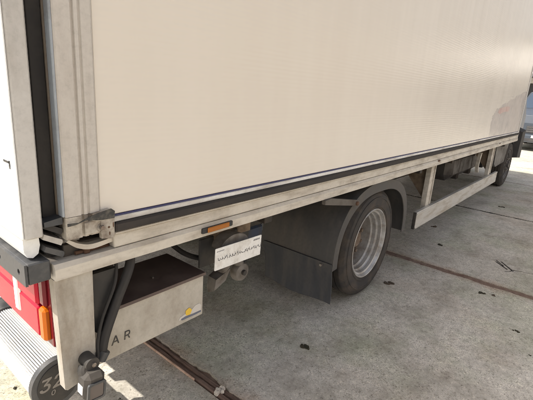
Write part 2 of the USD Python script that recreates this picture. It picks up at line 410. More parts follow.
# ================================================================== THE GROUND
gr = thing("ground", (0, 0, 0), kind="structure")
R0 = 400.0
v = [(0, 0, -0.045)]
obj("earth_bed", (np.array([(-R0, -R0, -0.046), (R0, -R0, -0.046), (R0, R0, -0.046), (-R0, R0, -0.046)]), np.array([[0, 1, 2, 3]])), "far_ground", gr, smooth=False)


def edge(p, q, jit, step, seed):
    p, q = np.array(p, float), np.array(q, float)
    n = max(2, int(np.linalg.norm(q - p) / step))
    t = np.linspace(0, 1, n, endpoint=False)[:, None]
    P = p + (q - p) * t
    d = (q - p) / np.linalg.norm(q - p); nn = np.array([-d[1], d[0]])
    s = (meshkit.fbm(np.stack([P[:, 0] * 6, P[:, 1] * 6, np.full(n, seed * 3.7)], 1), 4) - 0.5) * 2 * jit
    s += (meshkit.noise(np.stack([P[:, 0] * 40, P[:, 1] * 40, np.full(n, seed * 1.7)], 1)) - 0.5) * jit * 0.7
    s[0] = 0
    return P + nn * s[:, None]


# joints across the truck: (left edge, right edge) in x
XJ = [(-9.3, -9.27), (-6.6, -6.57), (-3.9, -3.87), (-1.3, -1.27), (1.192, 1.278), (3.694, 3.774), (6.345, 6.408), (9.32, 9.375), (12.0, 12.03), (14.7, 14.72), (17.4, 17.42), (20.1, 20.12), (22.8, 22.82), (25.5, 25.52)]
YJ = [(-9.0, -8.98), (-4.2, -4.18), (4.6, 4.62), (9.4, 9.42)]
# scored grooves and a crack in the slab right of the second joint
GROOVES = [LineString([(4.365, 0.545), (4.235, 0.425)]).buffer(0.0095, quad_segs=2), LineString([(4.405, 0.505), (4.23, 0.375)]).buffer(0.0095, quad_segs=2),
           LineString([(4.41, 0.55), (4.30, 0.465)]).buffer(0.007, quad_segs=2),
           LineString([(4.29, 0.31), (4.26, 0.37), (4.20, 0.40), (4.165, 0.43)]).buffer(0.008, quad_segs=2), LineString([(4.33, 0.20), (4.295, 0.245), (4.29, 0.30)]).buffer(0.007, quad_segs=2)]
GR_U = GROOVES[0]
for g_ in GROOVES[1:]:
    GR_U = GR_U.union(g_)
for i in range(len(XJ) - 1):
    for j in range(len(YJ) - 1):
        x0, x1, y0, y1 = XJ[i][1], XJ[i + 1][0], YJ[j][1], YJ[j + 1][0]
        near = 0 <= x0 < 13 and j == 1
        st = 0.02 if near else 0.4
        jit = 0.009 if near else 0.006
        if near and (abs(x1 - 3.694) < 0.01 or abs(x0 - 3.774) < 0.01):
            jit = 0.026
        P = np.vstack([edge((x0, y0), (x1, y0), jit, st, i), edge((x1, y0), (x1, y1), jit, st, i + 20), edge((x1, y1), (x0, y1), jit, st, i + 40), edge((x0, y1), (x0, y0), jit, st, i + 60)])
        poly = Polygon(P).buffer(0)
        if near and 3 < x0 < 4:
            poly = poly.difference(GR_U)
        if poly.geom_type != "Polygon":
            poly = max(poly.geoms, key=lambda q: q.area)
        dz = 0.0 if near else random.uniform(-0.004, 0.004)
        obj("concrete_slab", prism(poly, -0.045, dz, "z"), "concrete", gr, smooth=False)
for k, (a, b) in enumerate(XJ[1:-1]):
    depth = -0.005 if abs(a - 3.694) < 0.01 else -0.007
    ys = np.arange(-9, 9.4, 0.05 if 1 < a < 13 else 0.5)
    n = 5
    xs = np.linspace(a - 0.02, b + 0.02, n)
    G = np.array([[(x, y, depth) for x in xs] for y in ys])
    G[..., 2] += (meshkit.fbm(G * [30, 30, 1], 3, 5) - 0.5) * 0.014
    if abs(a - 1.192) < 0.01:
        G[..., 2] -= 0.012
    V = G.reshape(-1, 3)
    F = [(r * n + c, r * n + c + 1, (r + 1) * n + c + 1, (r + 1) * n + c) for r in range(len(ys) - 1) for c in range(n - 1)]
    obj("joint_filler", (V, np.array(F)), "joint_dirt" if abs(a - 3.694) < 0.01 or abs(a - 9.32) < 0.01 or abs(a - 1.192) < .01 else "dark_joint", gr, smooth=True)
# the rotten timber in the first joint: two weathered planks and a pale lath
def plank(x0, x1, y0, y1, z, seed):
    ys = np.arange(y0, y1, 0.03)
    xs = np.linspace(x0, x1, 7)
    G = np.array([[(x, y, z) for x in xs] for y in ys])
    G[..., 2] += (meshkit.fbm(G * [60, 7, 1], 3, seed) - 0.5) * 0.012
    G[:, 0, 2] -= 0.008; G[:, -1, 2] -= 0.008
    G[..., 0] += (meshkit.fbm(G * [1, 9, 1], 3, seed + 9) - 0.5)[..., :1].repeat(7, 1) * 0.008
    n = 7
    F = [(r * n + c, r * n + c + 1, (r + 1) * n + c + 1, (r + 1) * n + c) for r in range(len(ys) - 1) for c in range(n - 1)]
    B = G.copy(); B[..., 2] = z - 0.03
    V = np.vstack([G.reshape(-1, 3), B.reshape(-1, 3)]); K = len(ys) * n
    for r in range(len(ys) - 1):
        F += [(r * n, (r + 1) * n, K + (r + 1) * n, K + r * n), (r * n + n - 1, K + r * n + n - 1, K + (r + 1) * n + n - 1, (r + 1) * n + n - 1)]
    return V, np.array(F)


obj("timber_plank", plank(1.206, 1.237, -4.0, 4.5, -0.004, 1), "old_timber", gr, smooth=40)
obj("timber_plank", plank(1.243, 1.272, -4.0, 4.5, -0.007, 2), "old_timber", gr, smooth=40)
obj("groove_bed", prism(sbox(4.1, 0.15, 4.45, 0.6), -0.044, -0.004, "z"), "dark_joint", gr, smooth=False)
obj("wood_lath", bx(1.194, 1.2035, 1.37, 1.95, -0.012, 0.004, 0.002), "pale_wood", base=(1.2, 1.6, 0), label="thin pale wooden lath along the edge of the brown timber joint", category="lath")


def clump(name, x, y, r, mat, seed, label, category, flat=0.35, stretch=1.4):
    q = random.Random(seed)
    body = None
    for k in range(16 if r > 0.012 else 5):
        a, d = q.uniform(0, 6.28), r * math.sqrt(q.random()) * 0.85
        c = np.array([d * math.cos(a) * stretch, d * math.sin(a), 0.0])
        b = trimesh.creation.icosphere(1, 1.0)
        rr = r * q.uniform(0.28, 0.5)
        V = b.vertices * (0.75 + 0.5 * meshkit.noise(b.vertices * 2.3 + k + seed, seed))[:, None] * [rr * 1.2, rr, rr * flat * 2.2] + c
        m = m3.Manifold(m3.Mesh(V.astype(np.float32), b.faces.astype(np.uint32)))
        body = m if body is None else body + m
    a = seed * 1.3
    body = tri(body)
    V = body.vertices
    V = np.stack([V[:, 0] * math.cos(a) - V[:, 1] * math.sin(a) + x, V[:, 0] * math.sin(a) + V[:, 1] * math.cos(a) + y, V[:, 2] + r * flat * 0.2], 1)
    obj(name, (V, body.faces), mat, smooth=False, base=(x, y, 0), label=label, category=category)


clump("moss_clump", 1.85, 1.11, 0.022, "moss_dark", 1, "dark green moss clump alone on the concrete in front of the mud flap", "moss clump")
clump("moss_clump", 3.083, 1.106, 0.030, "dry_crumb", 2, "brown crumbled dirt clump just right of the rear tyre", "dirt clump", 0.25)
clump("moss_clump", 4.389, 1.093, 0.021, "moss_dark", 3, "small black dirt clump between the second joint and the side guard", "dirt clump")
clump("moss_clump", 3.50, 0.487, 0.022, "moss_dark", 4, "dark clump beside the rusty second joint, larger of two close together", "dirt clump", 0.25)
clump("moss_clump", 3.53, 0.40, 0.014, "dry_crumb", 5, "faint brown crumb beside the rusty joint, smaller of two close together", "dirt clump", 0.25)
clump("moss_clump", 3.056, 0.167, 0.013, "moss_dark", 6, "tiny dark flat clump near the right edge, on the nearest slab", "dirt clump", 0.3, 2.0)
clump("moss_clump", 2.80, 0.052, 0.008, "moss_dark", 8, "tiniest dark speck of dirt near the lower right corner", "dirt clump", 0.3)
clump("moss_clump", 5.0, 1.35, 0.028, "dry_crumb", 9, "brown dirt clump in the shade right behind the side guard's rear end", "dirt clump", 0.3)
clump("moss_clump", 6.9, 0.95, 0.03, "moss_dark", 11, "dark dirt clump beyond the third joint below the side guard", "dirt clump", 0.25)
clump("pebble", 1.235, 1.215, 0.022, "pebble_white", 12, "whitish pebble lying on the brown timber joint", "pebble", 0.6, 1.5)
clump("pebble", 1.90, 1.42, 0.006, "pebble_white", 13, "tiny white chip on shaded concrete left of the moss clump", "pebble", 0.6, 1.2)
for k, (x, y) in enumerate([(0.80, 1.62), (0.86, 1.52)]):
    clump("dirt_speck", x, y, 0.006, "moss_dark", 20 + k, ["black speck in the small sunlit patch right of the marker lamp, farther one", "black speck in the small sunlit patch right of the marker lamp, nearer one"][k], "dirt speck")
clump("dirt_speck", 0.55, 1.95, 0.010, "moss_dark", 30, "small dark speck on the bright ground left of the ribbed roll", "dirt speck")

# ================================================================== THE TRUCK
T = thing("box_truck", (4.4, 2.38, 0), "white box truck with ribbed body and folded tail lift, parked on the concrete yard", "truck")
Y0, Y1 = 1.15, 3.62          # right and left body planes
XR, XF = 0.606, 8.18         # side panel
XFR = 8.32                   # front of the body
ZT = 3.35

# ---- body
obj("side_panel", bx(XR, XF, Y0, Y0 + 0.03, 1.078, ZT - 0.06, 0.002), "ribbed_panel", T)
obj("side_panel", bx(XR, XF, Y1 - 0.03, Y1, 1.078, ZT - 0.06, 0.002), "ribbed_panel", T)
obj("roof", bx(0.498, XFR, Y0 + 0.002, Y1 - 0.002, ZT - 0.057, ZT, 0.02), "white_strip", T)
obj("front_wall", bx(XFR - 0.03, XFR - 0.002, Y0 + 0.05, Y1 - 0.05, 1.0, ZT - 0.06, 0.002), "white_strip", T)
obj("rear_wall", bx(0.56, 0.59, Y0 + 0.06, Y1 - 0.06, 1.0, ZT - 0.06, 0.002), "dark_door", T)
obj("body_floor", bx(0.50, XFR - 0.003, Y0 + 0.03, Y1 - 0.03, 0.915, 1.0, 0.002), "floor_under", T)
for s in (0, 1):   # roof edge trims
    y = Y0 - 0.006 if s == 0 else Y1 - 0.034
    obj("roof_trim", bx(0.50, XFR - 0.002, y, y + 0.04, ZT - 0.075, ZT - 0.035, 0.006), "grey_alu", T)

# ---- rear corner posts: an aluminium profile with grooves
def post_poly(mirror=False):
    x0, w = 0.498, 0.108
    P = [(0, 0.05), (0, 0.004), (0.004, 0), (0.046, 0), (0.049, 0.006), (0.053, 0.006), (0.056, 0.001), (0.066, 0.001), (0.069, 0.005), (0.072, 0.005), (0.075, 0.0015), (0.102, 0.0015), (w, 0.006), (w, 0.05)]
    return [(x0 + a, (Y0 - 0.007 + b) if not mirror else (Y1 + 0.007 - b)) for a, b in P]


obj("corner_post", prism(post_poly(), 1.098, ZT - 0.06, "z"), "post_paint", T, smooth=False)
obj("corner_post", prism(Polygon(post_poly(True)), 1.02, ZT - 0.06, "z"), "post_paint", T, smooth=False)
obj("post_edge", bx(0.491, 0.4985, Y0 - 0.004, Y0 + 0.025, 1.10, ZT - 0.06, 0.002), "edge_grey", T)
obj("seal_strip", bx(0.488, 0.4975, Y0 + 0.026, Y0 + 0.037, 1.10, ZT - 0.06, 0.003), "brown_seal", T)
obj("door_seal", bx(0.447, 0.4972, Y0 + 0.040, Y0 + 0.16, 1.09, ZT - 0.06, 0.008), "black_seal", T)
obj("door_seal", bx(0.447, 0.4972, Y1 - 0.13, Y1 - 0.072, 1.09, ZT - 0.06, 0.008), "black_seal", T)
obj("rear_frame", join(bx(0.4995, 0.56, Y0 + 0.044, Y0 + 0.16, 1.0, ZT - 0.06), bx(0.4995, 0.56, Y1 - 0.16, Y1 - 0.044, 1.0, ZT - 0.06), bx(0.4995, 0.56, Y0 + 0.16, Y1 - 0.16, 2.95, ZT - 0.06)), "grey_alu", T)
# foot of the post with its black-painted corner casting
obj("post_foot", join(prism(Polygon(post_poly()), 1.028, 1.0965, "z"), bx(0.552, 0.604, Y0 - 0.011, Y0 - 0.0005, 1.032, 1.074, 0.003)), "bracket_paint", T, smooth=False)
cb = obj("corner_bracket", prism(Polygon([(0.600, 1.012), (0.636, 1.004), (0.644, 1.012), (0.644, 1.092), (0.63, 1.104), (0.575, 1.098), (0.572, 1.075), (0.600, 1.07)]), Y0 - 0.016, Y0 - 0.001, "y"), "bracket_paint", T, smooth=False)
obj("bolt", join(cyl((0.602, Y0 - 0.024, 1.048), (0.602, Y0 - 0.011, 1.048), 0.0085, 6), cyl((0.602, Y0 - 0.0125, 1.048), (0.602, Y0 - 0.010, 1.048), 0.014, 16)), "steel_bolt", cb, smooth=False)
obj("black_scrape", prism(Polygon([(0.497, 1.083), (0.53, 1.080), (0.556, 1.090), (0.59, 1.098), (0.634, 1.105), (0.646, 1.095), (0.644, 1.072), (0.60, 1.074), (0.572, 1.079), (0.55, 1.083), (0.52, 1.075), (0.497, 1.074)]), Y0 - 0.0185, Y0 - 0.0162, "y"), "letter_black", cb, smooth=False)
obj("rust_spot", join(prism(Point(0.625, 1.045).buffer(0.0035), Y0 - 0.0172, Y0 - 0.0162, "y"), prism(affinity.scale(Point(0.627, 1.024).buffer(0.003), 0.7, 2.0), Y0 - 0.0172, Y0 - 0.0162, "y"), prism(affinity.scale(Point(0.640, 1.05).buffer(0.003), 0.6, 3.0), Y0 - 0.0172, Y0 - 0.0162, "y")), "rust", cb)

# the hollow below the post: bent strap, dark plates
obj("bent_strap", prism(Polygon(np.vstack([bez([(0.50, 1.018), (0.535, 0.990), (0.58, 0.977), (0.65, 0.984)], 8), bez([(0.65, 0.999), (0.58, 0.993), (0.54, 1.004), (0.507, 1.024)], 8)])), Y0 + 0.006, Y0 + 0.05, "y"), "cream_paint", T)
obj("hollow_plate", bx(0.505, 0.66, Y0 + 0.058, Y0 + 0.066, 0.93, 1.03, 0.002), "black_seal", T)
obj("latch_rod", join(cyl((0.53, Y0 + 0.02, 0.971), (0.645, Y0 + 0.03, 0.966), 0.006, 10), bx(0.555, 0.575, Y0 + 0.01, Y0 + 0.04, 0.962, 0.985)), "rust", T)

# ---- sill of the body: blue line, white strip, dark rub strip, rail with lower lip
for side, ya in ((0, Y0), (1, Y1)):
    def yb(a, b):
        return (ya + a, ya + b) if side == 0 else (ya - b, ya - a)
    x0 = 0.6475 if side == 0 else 0.61
    obj("blue_line", bx(x0, XF, *yb(-0.004, 0.0285), 1.0725, 1.0775, 0.001), "blue_line", T)
    obj("white_strip", bx(x0, XF + 0.1, *yb(-0.008, 0.02), 1.054, 1.072, 0.002), "white_strip", T)
    rs = bx(x0, XF + 0.08, *yb(-0.020, 0.02), 1.0215, 1.0535, 0.005)
    obj("rub_strip", rs, "dark_strip", T)
    obj("strip_bead", bx(x0 - 0.001, XF + 0.09, *yb(-0.012, 0.02), 1.011, 1.021, 0.003), "cream_paint", T)
    obj("side_rail", bx(x0, XF + 0.1, *yb(-0.004, 0.03), 0.9635, 1.0105, 0.003), "cream_paint", T)
    lip = prism(Polygon([((Y0 - 0.012) if side == 0 else Y1 + 0.012, 0.912), ((Y0 - 0.014) if side == 0 else Y1 + 0.014, 0.948), ((Y0 - 0.006) if side == 0 else Y1 + 0.006, 0.9625), ((Y0 + 0.055) if side == 0 else Y1 - 0.055, 0.9625), ((Y0 + 0.055) if side == 0 else Y1 - 0.055, 0.912)]), 0.455, XF + 0.1, "x")
    obj("rail_lip", lip, "cream_paint", T, smooth=False)
# small rusty hole in the rail above the side guard
for x in (3.96, 6.75):
    obj("rust_spot", prism(affinity.scale(Point(x, 0.952).buffer(0.012), 2.6, 0.8), Y0 - 0.0155, Y0 - 0.012, "y"), "rust", T)
# front corner post of the body
obj("front_post", prism(Polygon([(XF + 0.002, Y0 - 0.006), (XF + 0.10, Y0 - 0.006), (XFR, Y0 + 0.05), (XFR, Y0 + 0.09), (XF + 0.002, Y0 + 0.09)]), 0.93, ZT - 0.06, "z"), "grey_alu", T, smooth=False)
obj("front_post", prism(Polygon([(XF + 0.002, Y1 + 0.006), (XF + 0.10, Y1 + 0.006), (XFR, Y1 - 0.05), (XFR, Y1 - 0.09), (XF + 0.002, Y1 - 0.09)]), 0.93, ZT - 0.06, "z"), "grey_alu", T, smooth=False)
obj("front_seal", cyl((XFR + 0.004, Y0 + 0.062, 0.93), (XFR + 0.004, Y0 + 0.062, ZT - 0.06), 0.016, 10), "black_seal", T)
# smooth film left over from an old sticker, low at the front end of the panel
fq = [(5.98, 1.083), (5.95, 1.17), (5.92, 1.26), (5.96, 1.30), (5.93, 1.36), (6.05, 1.40), (6.08, 1.44), (6.30, 1.455), (6.42, 1.505), (6.75, 1.54), (6.95, 1.585), (7.2, 1.60), (7.36, 1.655), (7.62, 1.665), (7.85, 1.72), (8.165, 1.745), (8.165, 1.083)]
film = []
for a_, b_ in zip(fq[:-1], fq[1:]):
    for t_ in np.linspace(0, 1, 5, endpoint=False):
        film.append((a_[0] + (b_[0] - a_[0]) * t_ + (RNG.normal(0, 0.012) if 0 < t_ and b_[0] < 8.16 else 0), a_[1] + (b_[1] - a_[1]) * t_ + (RNG.normal(0, 0.006) if 0 < t_ and b_[1] > 1.1 else 0)))
film.append(fq[-1])
fp = obj("film_patch", prism(Polygon(film), Y0 - 0.0008, Y0 - 0.0003, "y"), "patch_film", T, smooth=False, label="smooth grey patch of old sticker film with ragged edge")
obj("red_print", prism(Polygon([(6.2, 1.40), (6.28, 1.45), (6.6, 1.475), (6.85, 1.485), (7.0, 1.47), (6.92, 1.41), (6.6, 1.405), (6.35, 1.375)]), Y0 - 0.0018, Y0 - 0.0012, "y"), "faded_red", fp, smooth=False)

# ---- tail lift platform, folded up behind the body
pl = obj("tail_lift_platform", join(bx(0.389, 0.437, Y0, Y1, 1.052, 3.05, 0.004)), "grey_alu", T, label="tail lift platform folded upright behind the body")
obj("outer_skin", bx(0.383, 0.3885, Y0 + 0.003, Y1 - 0.003, 1.055, 3.04, 0.002), "white_lift", pl)
hl = [(0.392, 1.050), (0.434, 1.050), (0.436, 1.02), (0.43, 0.995), (0.415, 0.985), (0.40, 0.99), (0.392, 1.01)]
obj("platform_heel", prism(Polygon(hl), Y0 + 0.03, Y1 - 0.03, "y"), "white_lift", pl, smooth=False)
obj("decal", join(bx(0.3818, 0.3829, 1.19, 1.232, 1.262, 1.268, 0.0004), bx(0.3818, 0.3829, 1.186, 1.194, 1.248, 1.27, 0.0004), bx(0.3818, 0.3829, 1.27, 1.31, 1.28, 1.286, 0.0004)), "letter_black", pl)
# hinge stack between the platform and the body
for k in range(4):
    z = 1.062 - 0.036 * k
    P = [(0.440, z + 0.012), (0.490, z - 0.018), (0.495, z - 0.010), (0.495, z - 0.001), (0.445, z + 0.027)]
    obj("hinge_plate", prism(Polygon(P), Y0 + 0.012 + 0.006 * (k % 2), Y1 - 0.02, "y"), ["chassis_black", "grey_alu", "beam_black", "guard_alu"][k], T, smooth=False)
obj("hinge_block", hull([(0.442, Y0 + 0.004, 1.078), (0.493, Y0 + 0.004, 1.078), (0.442, Y0 + 0.004, 1.093), (0.493, Y0 + 0.004, 1.100), (0.442, Y0 + 0.1, 1.078), (0.493, Y0 + 0.1, 1.078), (0.442, Y0 + 0.1, 1.097), (0.493, Y0 + 0.1, 1.104)]), "beam_black", T, smooth=False)
obj("rear_crossmember", bx(0.456, 0.498, Y0 + 0.057, Y1 - 0.057, 0.915, 0.99, 0.004), "beam_black", T)

# ---- rear bumper beam with two holes
bp = Polygon([(Y0, 0.916), (Y1, 0.916), (Y1, 0.981), (Y0, 0.981)])
for yh in (1.195, 1.345):
    bp = bp.difference(Point(yh, 0.948).buffer(0.009, quad_segs=5))
bm = obj("bumper_beam", join(prism(bp, 0.379, 0.386, "x"), bx(0.3865, 0.449, Y0 + 0.0005, Y1 - 0.0005, 0.9165, 0.9805, 0.004)), "beam_black", T)
# ---- tail lamps under the beam
def tail_lamp(ya, yb, mirror):
    L = holder("tail_lamp", T)
    X = 0.452
    obj("housing", bx(X + 0.012, X + 0.055, ya, yb, 0.655, 0.905, 0.006), "black_rubber", L)
    w = yb - ya
    def seg(a, b, z0, z1, bulge=0.012, b2=0.008):
        p, q = (ya + a * w, ya + b * w) if not mirror else (yb - b * w, yb - a * w)
        return bx(X - bulge, X + 0.0115, p + 0.002, q - 0.002, z0, z1, b2)
    obj("frame", bx(X + 0.004, X + 0.0112, ya + 0.0005, yb - 0.0005, 0.660, 0.900, 0.003), "deep_red_lens", L)
    obj("red_lens", seg(0.115, 0.98, 0.785, 0.895), "red_lens", L)
    obj("red_lens", seg(0.115, 0.98, 0.668, 0.781, 0.010), "red_lens", L)
    obj("indicator_lens", seg(0.03, 0.105, 0.675, 0.79, 0.014), "orange_lens", L)
    obj("side_red_lens", seg(0.03, 0.105, 0.795, 0.895, 0.008), "deep_red_lens", L)
    obj("reversing_lens", seg(0.36, 0.44, 0.70, 0.897, 0.0155), "white_lens", L)


tail_lamp(1.19, 1.78, False)
tail_lamp(Y1 - 0.63, Y1 - 0.04, True)

# ---- support posts under the rear end
for (ya, yb) in ((Y0 - 0.001, Y0 + 0.035), (Y1 - 0.035, Y1 + 0.001)):
    obj("support_post", prism(Polygon([(0.462, 0.521), (0.470, 0.515), (0.560, 0.532), (0.567, 0.538), (0.572, 0.911), (0.454, 0.911)]), ya, yb, "y"), "support_cream", T, smooth=False)

# ---- ribbed aluminium step roll with black end caps
RC, RZ, RA, RB = 0.480, 0.482, 0.080, 0.087
def roll_outline(n=96, ribs=True):
    P = []
    for k in range(n * 4):
        t = 2 * math.pi * k / (n * 4)
        r = 1.0 + ((0.0 if (k % 12) < 8 else -0.12) if ribs else 0.0)
        P.append((RC + RA * r * math.cos(t), RZ + RB * r * math.sin(t)))
    return Polygon(P)


rl = obj("step_roll", prism(roll_outline(192), 1.268, 3.50, "y"), "ribbed_alu", T, smooth=False, label="ribbed aluminium roll across the rear, below the lamps")
for (ya, yb, yt) in ((1.245, 1.2675, 1.243), (3.5005, 3.523, 3.524)):
    ec = obj("end_cap", prism(roll_outline(24, False).buffer(0.006), ya, yb, "y"), "blue_cap" if False else "beam_black", rl, smooth=40)
    if yt < 2:
        obj("cap_face", prism(roll_outline(24, False).buffer(-0.012), ya - 0.003, ya - 0.0004, "y"), "black_rubber", ec, smooth=False)
        obj("lettering", join(text_y("32", 0.412, 0.474, ya - 0.0032, 0.046, 0.25, True), text_y("0", 0.450, 0.448, ya - 0.0032, 0.018, 0.2, True)), "cap_letter", ec, smooth=False)
obj("dark_insert", prism(roll_outline(24, False).buffer(-0.0035), 1.2685, 3.4995, "y"), "black_rubber", rl, smooth=40)
obj("clamp_band", prism(roll_outline(24, False).buffer(0.008), 1.70, 1.80, "y"), "beam_black", rl, smooth=40)
for y in (2.50, 2.95):
    obj("roll_arm", bx(0.47, 0.53, y, y + 0.06, 0.55, 0.91), "chassis_black", T)

# ---- marker lamp on a rubber stalk
ml = holder("marker_lamp", T)
obj("rubber_arm", join(hull(np.vstack([cyl((0.531, 1.096, 0.607), (0.531, 1.148, 0.607), 0.023, 20).vertices])), tube(bez([(0.515, 1.118, 0.60), (0.508, 1.112, 0.588), (0.515, 1.10, 0.57)], 6), 0.019, 12)), "black_rubber", ml)
obj("bolt", cyl((0.533, 1.090, 0.608), (0.533, 1.096, 0.608), 0.008, 6), "steel_bolt", ml, smooth=False)
lx0, lx1, ly0, ly1, lz0, lz1 = 0.488, 0.556, 1.062, 1.128, 0.497, 0.592
def lean(m):
    m = tri(m); vv = m.vertices.copy(); c = np.array([0.53, 1.1, 0.55])
    q = vv - c; a = math.radians(-6)
    x = q[:, 0] * math.cos(a) - q[:, 2] * math.sin(a); z = q[:, 0] * math.sin(a) + q[:, 2] * math.cos(a)
    return trimesh.Trimesh(c + np.stack([x, q[:, 1], z], 1), m.faces, process=False)


obj("lamp_body", lean(bx(lx0, lx1, ly0, ly1, lz0, lz1, 0.015)), "black_rubber", ml)
obj("front_rim", lean(prism(rrect(lx0 + 0.004, lx1 - 0.004, lz0 + 0.006, lz1 - 0.026, 0.008).difference(rrect(lx0 + 0.011, lx1 - 0.011, lz0 + 0.013, lz1 - 0.033, 0.006)), ly0 - 0.006, ly0 + 0.001, "y")), "beam_black", ml)
obj("front_lens", lean(prism(rrect(lx0 + 0.0115, lx1 - 0.0115, lz0 + 0.0135, lz1 - 0.0335, 0.006), ly0 - 0.004, ly0 - 0.0005, "y")), "clear_lens", ml)
obj("rear_lens", lean(bx(lx0 - 0.003, lx0 + 0.0005, ly0 + 0.018, ly1 - 0.018, lz0 + 0.025, lz1 - 0.040, 0.0015)), "white_lens", ml)

# ---- toolbox (lift power pack) with brown lid
tb = obj("toolbox", bx(0.585, 1.092, 1.20, 1.462, 0.508, 0.7015, 0.004), "toolbox_cream", T, label="cream toolbox with brown lid hung under the rear rail")
obj("lid", hull([(0.578, 1.193, 0.702), (1.099, 1.193, 0.702), (1.099, 1.47, 0.702), (0.578, 1.47, 0.702), (0.58, 1.195, 0.7135), (1.097, 1.195, 0.7135), (1.097, 1.468, 0.7135), (0.58, 1.468, 0.7135)]), "lid_brown", tb, smooth=False)
obj("lid_screw", cyl((0.90, 1.30, 0.7136), (0.90, 1.30, 0.719), 0.006, 8), "steel_bolt", tb, smooth=False)
for ch, lx in (("A", 0.652), ("R", 0.700)):
    obj("lettering", text_y(ch, lx, 0.564, 1.1995, 0.034, 0.1, False), "letter_black", tb, smooth=False)
st = obj("sticker", prism(Polygon([(0.955, 0.533), (1.078, 0.527), (1.08, 0.56), (1.068, 0.572), (1.045, 0.571), (1.03, 0.560), (0.99, 0.552), (0.962, 0.545)]), 1.1985, 1.1997, "y"), "pale_sticker", tb, smooth=False)
obj("yellow_print", prism(Polygon([(1.008 + (0.0165 + 0.0012 * math.sin(5 * t + 1)) * math.cos(t), 0.556 + (0.0165 + 0.0012 * math.sin(5 * t + 1)) * math.sin(t)) for t in np.linspace(0, 6.2, 30)]), 1.1972, 1.1984, "y"), "yellow_sticker", st, smooth=False)
obj("navy_print", prism(Polygon([(0.972, 0.529), (1.05, 0.5265), (1.078, 0.5275), (1.078, 0.535), (1.035, 0.536), (0.99, 0.540), (0.968, 0.536)]), 1.1973, 1.1984, "y"), "navy_ink", st, smooth=False)
# rubber cover hanging beside the support post, hose loop and bent pipe
obj("rubber_cover", prism(Polygon(np.vstack([[(0.572, 0.88)], bez([(0.572, 0.72), (0.577, 0.675), (0.60, 0.656), (0.625, 0.668), (0.645, 0.71)], 6), [(0.66, 0.80), (0.67, 0.88)]])), 1.172, 1.186, "y"), "black_rubber", T)
obj("stay_pipe", tube(bez([(0.745, 1.235, 0.96), (0.715, 1.165, 0.885), (0.655, 1.155, 0.765), (0.605, 1.150, 0.655), (0.588, 1.15, 0.585)], 8), 0.0165, 16), "black_seal", T)
obj("cable", tube(bez([(0.68, 1.20, 0.93), (0.655, 1.160, 0.84), (0.60, 1.155, 0.72), (0.578, 1.150, 0.64), (0.570, 1.14, 0.595), (0.548, 1.125, 0.60)], 8), 0.006, 10), "black_seal", T)
obj("pipe_clamp", cyl((0.580, 1.150, 0.572), (0.598, 1.150, 0.60), 0.022, 14), "beam_black", T)

# ---- orange side marker light on the rail
sm = obj("side_marker", prism(rrect(1.014, 1.184, 0.9270, 0.9495, 0.004), Y0 - 0.020, Y0 - 0.010, "y"), "black_rubber", T)
obj("orange_lens", bx(1.040, 1.162, Y0 - 0.026, Y0 - 0.0195, 0.9275, 0.949, 0.004), "dirty_orange", sm)

# ---- white number plate with its scrawled row of marks
def pl_map(m, c=(1.258, Y0 + 0.001, 0.785)):
    m = tri(m); vv = m.vertices - c
    a = math.radians(-1.2)
    return trimesh.Trimesh(np.stack([vv[:, 0] * math.cos(a) - vv[:, 2] * math.sin(a), vv[:, 1], vv[:, 0] * math.sin(a) + vv[:, 2] * math.cos(a)], 1) + c, m.faces, process=False)


npl = obj("number_plate", pl_map(prism(rrect(1.108, 1.408, 0.727, 0.828, 0.004), Y0, Y0 + 0.003, "y")), "plate_white", T, label="white plate with a row of scrawled marks")
ink, rr_ = [], random.Random(5)
x = 1.125
while x < 1.398:
    w = rr_.uniform(0.010, 0.017); h = rr_.uniform(0.009, 0.016); z = 0.776
    k = rr_.randrange(4)
    if k == 0:
        L = [(x, z + h * .5), (x + w * .2, z - h * .3), (x + w * .7, z - h * .5), (x + w, z + h * .2)]
    elif k == 1:
        L = [(x, z - h * .4), (x + w * .5, z - h * .5), (x + w * .7, z + h * .4), (x + w, z - h * .2)]
    elif k == 2:
        L = [(x, z), (x + w * .3, z - h * .45), (x + w * .9, z - h * .4)]
    else:
        L = [(x, z + h * .2), (x + w * .4, z + h * .5), (x + w * .8, z - h * .5)]
    for a_ in (LineString(L).buffer(0.0011, quad_segs=2),):
        ink.append(prism(a_, Y0 - 0.001, Y0 - 0.0002, "y"))
    if rr_.random() < 0.45:
        ink.append(prism(Point(x + w * .5, z + h * .8).buffer(0.0012), Y0 - 0.001, Y0 - 0.0002, "y"))
    x += w + rr_.uniform(0.001, 0.006)
for k in range(5):
    ink.append(prism(LineString([(1.118 + k * 0.009, 0.812), (1.122 + k * 0.009, 0.815)]).buffer(0.0011), Y0 - 0.001, Y0 - 0.0002, "y"))
for k in range(5):
    xx = 1.352 + k * 0.009
    ink.append(prism(LineString([(xx, 0.810), (xx + 0.004, 0.817), (xx + 0.005, 0.811)]).buffer(0.0010), Y0 - 0.001, Y0 - 0.0002, "y"))
obj("plate_marks", pl_map(join(ink)), "plate_ink", npl, smooth=False, kind="stuff")
